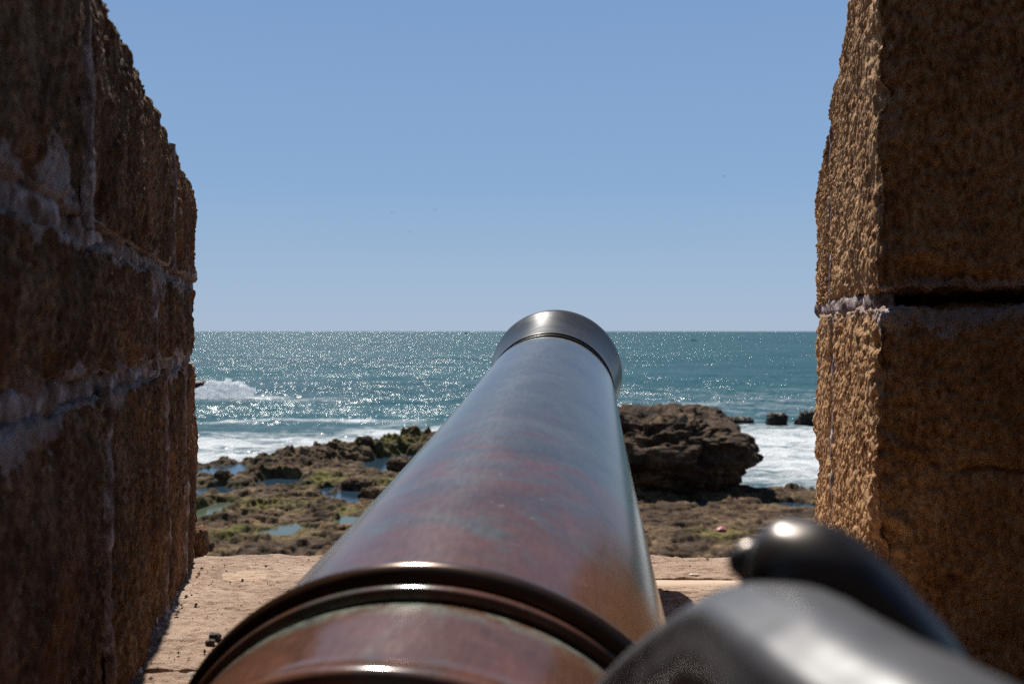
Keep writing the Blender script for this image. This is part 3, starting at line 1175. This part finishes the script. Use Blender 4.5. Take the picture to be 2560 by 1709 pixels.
# ------------------------------------------------------------------ tidal rock platform
xs = np.arange(-27, 27.01, 0.068)
ys = np.arange(27, 76, 0.088)
XX, YY = np.meshgrid(xs, ys, indexing='ij')
f3 = lambda sx, sy, sd, o=4: fbm(np.column_stack([(XX * sx).ravel(), (YY * sy).ravel(), np.full(XX.size, sd)]), o).reshape(XX.shape)
b3 = lambda sx, sy, sd, o=4: billow(np.column_stack([(XX * sx).ravel(), (YY * sy).ravel(), np.full(XX.size, sd)]), o).reshape(XX.shape)
big = f3(0.10, 0.13, 1.0, 3)
med = b3(0.42, 0.55, 2.0, 5)
fine = f3(1.8, 2.1, 3.0, 4)
Zt = 0.50 + 0.28 * big + 0.20 * med + 0.035 * fine
# eroded ledges: flat treads with broken risers
hh_ = (Zt + 0.10 * f3(0.9, 0.9, 14, 3)) / 0.20
fl_ = np.floor(hh_)
Zt = 0.20 * (fl_ + sstep(0.30, 0.62, hh_ - fl_)) + 0.05 * f3(1.6, 1.9, 15, 4) + 0.075 * b3(0.95, 1.15, 18, 5) - 0.10 * sstep(0.1, 0.5, f3(0.8, 1.0, 16, 3))
off = shore(XX) + 2.2 * f3(0.25, 0.25, 5.0, 3) - YY
ridge = sstep(-16.5, -12.5, XX) * sstep(-1.5, -5, XX) * np.exp(-((off - 5.0) / 4.2) ** 2)
Zt += ridge * (0.38 + 0.6 * np.abs(b3(0.42, 0.5, 7.0, 4)) + 0.22 * f3(0.9, 0.9, 9, 3))
Zt = Zt * sstep(-0.6, 2.2, off) - 1.3 * sstep(2.0, -2.0, off)
smooth_r = sstep(3, 7, XX) * sstep(45, 42, YY)
Zt = Zt * (1 - 0.35 * smooth_r) + 0.2 * smooth_r
# tide pools
pools = [  # u, v, half-width px, half-height px, kind
    (560, 1180, 80, 20, 'b'), (520, 1232, 60, 16, 'b'), (535, 1278, 48, 22, 'g'), (700, 1207, 58, 11, 'b'),
    (985, 1160, 62, 22, 'b'), (880, 1240, 60, 12, 'b'), (820, 1228, 26, 9, 'b'), (700, 1336, 62, 18, 'g'),
    (870, 1306, 36, 11, 'g'), (1990, 1268, 70, 10, 'b'), (1750, 1262, 40, 8, 'b')]
PZ = 0.30
algae = np.zeros_like(XX)
wet = np.zeros_like(XX)
wob = 0.28 * f3(0.8, 0.8, 12, 3)
pool_geo = []
for u, v, du, dv, kd in pools:
    x, y = gp(u, v, PZ)
    rx = du / F35 * y
    ry = dv * y * y / ((CAM_H - PZ) * F35)
    q = np.sqrt(((XX - x) / rx) ** 2 + ((YY - y) / ry) ** 2) + wob
    k = sstep(1.25, 0.85, q)
    Zt = Zt * (1 - k) + (PZ - 0.16) * k
    algae = np.maximum(algae, sstep(1.7, 1.1, q) * (0.8 if kd == 'g' else 0.25))
    wet = np.maximum(wet, sstep(1.5, 1.2, q) * sstep(0.9, 1.1, q) * 0.6)
    pool_geo.append((x, y, rx * 1.5, ry * 1.5, kd))
for u, v, ru, rv in ((660, 1262, 110, 12), (900, 1270, 80, 8), (1800, 1335, 60, 14), (800, 1200, 90, 12), (960, 1125, 120, 14), (640, 1340, 120, 14), (1000, 1200, 60, 10)):
    x, y = gp(u, v, 0.5)
    q = ((XX - x) / (ru / F35 * y)) ** 2 + ((YY - y) / (rv * y * y / (CAM_H * F35))) ** 2
    algae = np.maximum(algae, np.exp(-q) * 1.1)
wet = np.maximum(wet, sstep(3.5, 0.5, off))
V = np.column_stack([XX.ravel(), YY.ravel(), (SEA_Z + Zt).ravel()])
me = mesh_np("tidal_rock_platform", V, grid_quads(len(xs), len(ys)), True, {"algae": algae.ravel(), "wetdark": wet.ravel()})
o = obj("tidal_rock_platform", me, M['platform'])
tag(o, kind='structure')


def terrain_z(x, y):
    i = int(np.clip(round((x - xs[0]) / 0.068), 0, len(xs) - 1))
    j = int(np.clip(round((y - ys[0]) / 0.088), 0, len(ys) - 1))
    return SEA_Z + float(Zt[i, j])


for n_, (x, y, rx, ry, kd) in enumerate(pool_geo):
    th = np.linspace(0, 2 * math.pi, 40, endpoint=False)
    me = bpy.data.meshes.new("tide_pool")
    zp = SEA_Z + PZ + 0.004 * n_
    me.from_pydata([(x + rx * math.cos(a), y + ry * math.sin(a), zp) for a in th], [], [tuple(range(40))])
    o = obj("tide_pool", me, M['pool_green' if kd == 'g' else 'pool_blue'])
    tag(o, kind='structure')

# coarser rock between the foot of the rampart and the platform
ax_, ay_ = np.linspace(-60, 60, 241), np.linspace(2.4, 29.0, 80)
AX, AY = np.meshgrid(ax_, ay_, indexing='ij')
az_ = 0.42 + 0.30 * fbm(np.column_stack([AX.ravel() * 0.25, AY.ravel() * 0.3, AX.ravel() * 0]), 5) - 0.5 * sstep(26.8, 28.5, AY.ravel())
zero = np.zeros(AX.size)
o = obj("shore_ground", mesh_np("shore_ground", np.column_stack([AX.ravel(), AY.ravel(), SEA_Z + az_]), grid_quads(len(ax_), len(ay_)), True, {"algae": zero, "wetdark": zero}), M['platform'])
tag(o, kind='structure')

# ------------------------------------------------------------------ rocks


def rock(name, cx, cy, z0, hx, hy, hz, mat, label, cat="rock", group=None, nu=90, nv=60, pw=0.6, rough=0.12, seed=0.0, shape=None, freq=1.0, pit=0.0):
    th = np.linspace(0, 2 * math.pi, nu, endpoint=False)
    ph = np.linspace(-math.pi / 2, math.pi / 2, nv)
    T, Pp = np.meshgrid(th, ph, indexing='ij')
    sp = lambda w: np.sign(w) * np.abs(w) ** pw
    x = sp(np.cos(Pp)) * sp(np.cos(T))
    y = sp(np.cos(Pp)) * sp(np.sin(T))
    z = sp(np.sin(Pp))
    D = np.column_stack([x.ravel(), y.ravel(), z.ravel()])
    V = D * np.array([hx, hy, hz])
    if shape is not None:
        V = shape(D, V)
    S = V * freq + seed
    k = rough * min(hx, hy, hz)
    n = fbm(S * 0.9 / max(hz, .3), 3) * k + 0.75 * k * billow(S * 2.2 / max(hz, .3), 4, 0.55)
    if pit:
        n = n * 0.6 - pit * sstep(0.0, 0.4, fbm(S * np.array([0.75, 0.75, 0.45]), 2)) + pit * 0.5 * fbm(S * np.array([1.3, 1.3, 0.8]) + 31, 3)
    nrm = V / np.maximum(np.linalg.norm(V, axis=1), 1e-6)[:, None]
    V = V + nrm * n[:, None]
    V[:, 2] = np.maximum(V[:, 2], -hz * 1.05)
    me = mesh_np(name, V, grid_quads(nu, nv, wrap_u=True), True, {"algae": np.zeros(len(V)), "wetdark": np.zeros(len(V))})
    o = obj(name, me, mat)
    o.location = (cx, cy, z0 + hz)
    tag(o, label, cat, group)
    return o


def boulder_shape(D, V):
    V = V.copy()
    dx, dy, dz = D[:, 0], D[:, 1], D[:, 2]
    # the top climbs away from the wall; the foot is undercut, most on the landward side
    low = sstep(0.35, -1.0, dz)
    V[:, 0] *= 1 - 0.20 * low
    V[:, 1] = V[:, 1] * (1 - 0.22 * low) + 0.9 * low
    topm = sstep(-0.2, 0.8, dz)
    V[:, 2] += topm * (0.75 * dy * 1.0 - 0.10)
    V[:, 2] += topm * 0.30 * dx * -1.0 * sstep(0, 1, dx)
    V[:, 0] += sstep(0.3, 1, dx) * topm * 0.15
    return V


rock("boulder", 7.1, 48.9, terrain_z(7.3, 46) - 0.8, 4.45, 3.9, 2.12, M['boulder'],
     "huge undercut brown boulder with a pitted top on the shore, white surf behind it", "boulder",
     nu=340, nv=220, pw=0.48, rough=0.16, seed=8.0, shape=boulder_shape, pit=0.62)

surf = "black rocks standing in the surf"
for (u, vt, vb, u0, u1, lab, sd) in (
        (1947, 1037, 1071, 1926, 1969, "square black rock standing alone in the white surf", 1.0),
        (2027, 1034, 1074, 2005, 2050, "tall black rock in the surf beside the sunlit cheek of the merlon", 2.3),
        (1996, 1049, 1070, 1989, 2004, "smallest black rock in the surf, touching the tall one", 3.1),
        (1845, 1046, 1069, 1808, 1882, "low ragged black reef in the surf just beyond the boulder", 4.9),
        (1755, 1026, 1064, 1718, 1795, "dark rock hump showing over the top of the boulder", 6.2),
        (497, 956, 976, 455, 537, "flat dark rock far out where a wave breaks over it", 7.7)):
    x, y = gp(u, vb)
    w = (u1 - u0) / F35 * y / 2 * 1.12
    h = 1.12 * (vb - vt) / F35 * y / 2
    rock("sea_rock", x, y + w * 0.6, SEA_Z - 0.25, w, w * 0.8, h + 0.12, M['wet_rock'], lab, "rock", surf, nu=70, nv=44, pw=0.55, rough=0.22, seed=sd * 3, freq=1.4)

shore_r = "dark rocks on the tidal platform"
for (u, vb, wpx, hpx, lab, sd) in (
        (908, 1138, 24, 24, "pointed dark rock on the seaward edge of the tidal platform", 1.2),
        (852, 1124, 18, 18, "small peaked rock on the platform edge against the white surf", 2.6),
        (998, 1176, 34, 26, "dark rock standing beside the long pale tide pool near the barrel", 3.9),
        (770, 1150, 60, 28, "broad black rock at the foot of the low ridge by the surf", 4.4),
        (925, 1240, 30, 26, "round brown rock between two tide pools close to the barrel", 5.8),
        (552, 1202, 20, 18, "little dark rock standing in the dark blue tide pool", 6.6),
        (890, 1215, 36, 20, "brown rock heap at the edge of a small blue pool", 8.1)):
    x, y = gp(u, vb, 0.5)
    w = wpx / F35 * y
    h = hpx / F35 * y / 2
    rock("shore_rock", x, y + w * 0.5, terrain_z(x, y) - 0.12, w, w * 0.8, h + 0.06, M['boulder'], lab, "rock", shore_r, nu=64, nv=40, pw=0.75, rough=0.32, seed=sd * 5, freq=1.2)

# spray thrown up by the wave on the far rock
def spray_mat():
    t = NT("sea_spray")
    d, tr, ms = t.n("ShaderNodeBsdfDiffuse"), t.n("ShaderNodeBsdfTranslucent"), t.n("ShaderNodeMixShader")
    n = t.noise(t.pos(), 1.6, 6, 0.7)
    c = t.mix(n, (0.85, 0.88, 0.9), (0.95, 0.95, 0.95))
    for x in (d, tr):
        t.l(c, x.inputs[0])
    ms.inputs[0].default_value = 0.6
    t.l(d.outputs[0], ms.inputs[1])
    t.l(tr.outputs[0], ms.inputs[2])
    t.l(ms.outputs[0], t.out.inputs[0])
    return t.m


M['spray'] = spray_mat()
x, y = gp(556, 1001)
o = rock("breaking_wave", x, y, SEA_Z - 0.5, 3.6, 1.6, 1.35, M['spray'], "white breaking wave throwing spray over the far flat rock", "wave",
         nu=140, nv=90, pw=1.0, rough=0.30, seed=33.0, freq=0.55, shape=lambda D, V: np.column_stack([V[:, 0] + 0.6 * D[:, 2], V[:, 1], V[:, 2] * (1 - 0.42 * sstep(0.0, 1.0, D[:, 0])) * (1 - 0.25 * sstep(-0.4, -1, D[:, 0]))]))

# ------------------------------------------------------------------ small things
def pebble(name, loc, r, mat, label, cat, sd, sq=(1, 1, 0.7), group=None):
    o = rock(name, loc[0], loc[1], loc[2], r * sq[0], r * sq[1], r * sq[2], mat, label, cat, group, nu=28, nv=18, pw=0.8, rough=0.3, seed=sd, freq=20)
    return o


M['pebble'] = plain("dark_pebble", (0.06, 0.045, 0.035), 0.9, 0.4, 150)


def on_sill(u, v):
    # intersection of the sight line with the sill plane
    k = (v - 828.0) / F35
    y = H0 / (k - SL)
    return (u - 1280) / F35 * y, y, sill_z(y)


p1, p2 = on_sill(535, 1601), on_sill(522, 1613)
pebble("pebble", (p1[0], p1[1], p1[2] - 0.002), 0.011, M['pebble'], "larger dark pebble of the pair lying on the sill beside the cannon ring", "pebble", 3.0, group="pebbles on the sill")
pebble("pebble", (p2[0], p2[1], p2[2] - 0.002), 0.008, M['pebble'], "smaller dark pebble of the pair lying on the sill beside the cannon ring", "pebble", 9.0, group="pebbles on the sill")
p3 = on_sill(1736, 1441)
M['shell'] = plain("bone_white", (0.78, 0.72, 0.64), 0.6, 0.1, 60)
o = pebble("shell_fragment", (p3[0], p3[1], p3[2] - 0.001), 0.012, M['shell'], "white sliver of shell lying on the sill by the mortar strip", "shell", 4.0, (1.2, 0.35, 0.3))
o.rotation_euler = (0, 0, R(12))
# loose grit on the sill, thickest along the foot of the walls
gv, gf = [], []
rg = np.random.RandomState(5)
for _ in range(520):
    y = rg.uniform(1.50, 2.66)
    t_ = rg.uniform(0, 1)
    f = 0.035 + 0.93 * (t_ if rg.rand() < 0.45 else (t_ ** 4 * 0.3 if rg.rand() < 0.5 else 1 - t_ ** 4 * 0.3))
    pw_ = sill_world(np.array([[f, y, 0.0]]))[0]
    r_ = 0.0012 + 0.0042 * rg.rand() ** 3
    k = len(gv)
    ax = rg.uniform(0.6, 1.3, 3)
    for d_ in ((1, 0, 0), (0.4, 0.9, 0.1), (-0.8, 0.6, 0), (-0.7, -0.6, 0.1), (0.5, -0.9, 0), (0.1, 0.1, 0.9), (0, 0, -0.6)):
        gv.append((pw_[0] + d_[0] * r_ * ax[0], pw_[1] + d_[1] * r_ * ax[1], pw_[2] + 0.001 + d_[2] * r_ * ax[2]))
    gf += [(k + i, k + (i + 1) % 5, k + 5) for i in range(5)] + [(k + (i + 1) % 5, k + i, k + 6) for i in range(5)]
gm = bpy.data.meshes.new("grit")
gm.from_pydata(gv, [], gf)
tag(obj("grit", gm, plain("sandy_grit", (0.22, 0.15, 0.10), 0.95, 0.55, 60)), kind='stuff')
# upright flake of stone at the outer foot of the shaded merlon
x, y, z = on_sill(500, 1376)
rock("stone_flake", x, y - 0.02, z - 0.02, 0.020, 0.05, 0.045, M['stone_dark'], "upright flake of stone at the outer foot of the dark merlon", "stone", nu=44, nv=30, pw=0.7, rough=0.3, seed=12, freq=14)

M['pink'] = plain("faded_pink_plastic", (0.62, 0.16, 0.17), 0.5, 0.2, 20)
x, y = gp(1806, 1327, 0.45)
th = np.linspace(0, 2 * math.pi, 36, endpoint=False)
rr_ = np.linspace(0, 1, 12)
T, Q_ = np.meshgrid(th, rr_, indexing='ij')
Vb = np.column_stack([(0.20 * Q_ * np.cos(T)).ravel(), (0.16 * Q_ * np.sin(T)).ravel(), (0.10 * (1 - Q_ ** 2)).ravel()])
Vb[:, 2] += 0.05 * np.abs(fbm(Vb * 14, 3))
o = obj("plastic_bag", mesh_np("plastic_bag", Vb, grid_quads(36, 12, wrap_u=True), True), M['pink'])
o.location = (x, y, terrain_z(x, y) + 0.01)
tag(o, "crumpled pink plastic bag on the rock at the edge of the boulder's shadow", "bag")

M['boat_dark'] = plain("dark_boat_paint", (0.02, 0.03, 0.045), 0.6, 0.2, 2)
M['boat_grey'] = plain("weathered_boat_cabin", (0.05, 0.06, 0.075), 0.6, 0.2, 2)


def boat(u, v, L, Hh, label, yaw, mast, cabin, crew=False):
    x, y = gp(u, v)
    b = empty("fishing_boat", (x, y, SEA_Z + 0.05))
    b.rotation_euler = (0, 0, yaw)
    n, m = 22, 9
    V = []
    for i in range(n):
        t_ = i / (n - 1)
        wd = 0.16 * L * (1 - max(0, (t_ - 0.35) / 0.65) ** 2.2) * (0.75 + 0.25 * min(1, t_ / 0.2))
        sh = Hh * (0.85 + 0.55 * max(0, t_ - 0.4) ** 1.5 + 0.12 * (1 - t_))
        for j in range(m):
            a = math.pi * j / (m - 1)
            V.append(((t_ - 0.5) * L, math.cos(a) * wd, sh - math.sin(a) ** 0.6 * sh))
    Q = grid_quads(n, m).tolist()
    me = bpy.data.meshes.new("hull")
    me.from_pydata(V, [], Q + [tuple(range(m))] + [(i * m, (i + 1) * m, (i + 1) * m + m - 1, i * m + m - 1) for i in range(n - 1)])
    obj("hull", me, M['boat_dark'], b)
    if cabin:
        cl, cw, ch = 0.26 * L, 0.2 * L, Hh * 1.2
        x0 = -0.22 * L
        V = [(x0 + sx * cl / 2 * k, sy * cw / 2 * k, Hh * 0.8 + z) for z, k in ((0, 1), (ch * 0.8, 0.94), (ch * 0.82, 1.06), (ch, 1.0)) for sx, sy in ((-1, -1), (1, -1), (1, 1), (-1, 1))]
        F = [(4 * k + i, 4 * k + (i + 1) % 4, 4 * k + 4 + (i + 1) % 4, 4 * k + 4 + i) for k in range(3) for i in range(4)] + [(12, 13, 14, 15)]
        me = bpy.data.meshes.new("cabin")
        me.from_pydata(V, [], F)
        obj("cabin", me, M['boat_grey'], b)
    for mx, mh, lean in mast:
        V = []
        for k, (zz_, rr2) in enumerate(((Hh * 0.7, 0.03 * L), (Hh + mh, 0.018 * L))):
            for a in range(8):
                V.append((mx * L + lean * L * k + rr2 * math.cos(a * math.pi / 4), rr2 * math.sin(a * math.pi / 4), zz_))
        me = bpy.data.meshes.new("mast")
        me.from_pydata(V, [], [(a, (a + 1) % 8, 8 + (a + 1) % 8, 8 + a) for a in range(8)] + [tuple(range(8, 16))])
        obj("mast", me, M['boat_dark'], b)
    tag(b, label, "boat", "fishing boats offshore")
    return b


boat(1165, 834.5, 11.0, 3.2, "tiny dark fishing boat on the horizon beside the cannon muzzle", 0.1, [(0.0, 5.5, 0.02)], True)
boat(1735, 852, 5.2, 0.75, "small dark skiff with a raised mast, nearer than the horizon", 0.15, [(0.02, 1.9, 0.05), (-0.42, 1.0, -0.06)], False)

M['bird'] = plain("seabird_feathers", (0.22, 0.24, 0.27), 0.8, 0.2, 5)
for (u, v, lab, bank) in ((1811, 441, "tiny seabird high in the sky towards the sunlit merlon", 0.25), (1088, 525, "upper seabird of the three above the muzzle, wings level", 0.1),
                          (981, 532, "seabird farthest from the muzzle of the three over the sea", -0.1), (1025, 580, "lowest seabird of the three above the horizon", 0.15)):
    p = at(u, v, 330.0)
    V, F = [], []
    # body: short spindle; wings: two bent tapering vanes
    n = 8
    for i in range(7):
        t_ = i / 6
        r_ = 0.10 * math.sin(math.pi * min(1, t_ * 0.95 + 0.03)) + 0.005
        for a in range(n):
            V.append((r_ * math.cos(a * 2 * math.pi / n), (t_ - 0.45) * 0.6, r_ * math.sin(a * 2 * math.pi / n)))
    F += grid_quads(7, n).tolist() + [(i * n + n - 1, (i + 1) * n + n - 1, (i + 1) * n, i * n) for i in range(6)]
    bm_ = bpy.data.meshes.new("seabird")
    for sx in (-1, 1):
        k = len(V)
        for w_, z_, c_ in ((0.05, 0.02, 0.22), (0.35, 0.13, 0.20), (0.70, 0.06, 0.05)):
            for yy_ in (0.08, 0.08 - c_):
                for dz in (0.015, -0.015):
                    V.append((sx * w_, yy_, z_ + dz))
        for q_ in (0, 4):
            F += [(k + q_, k + q_ + 2, k + q_ + 6, k + q_ + 4), (k + q_ + 1, k + q_ + 5, k + q_ + 7, k + q_ + 3),
                  (k + q_, k + q_ + 4, k + q_ + 5, k + q_ + 1), (k + q_ + 2, k + q_ + 3, k + q_ + 7, k + q_ + 6)]
    bm_.from_pydata(V, [], F)
    o = obj("seabird", bm_, M['bird'])
    o.location = p
    o.rotation_euler = (0, bank, 0.5)
    tag(o, lab, "bird", "seabirds in flight")
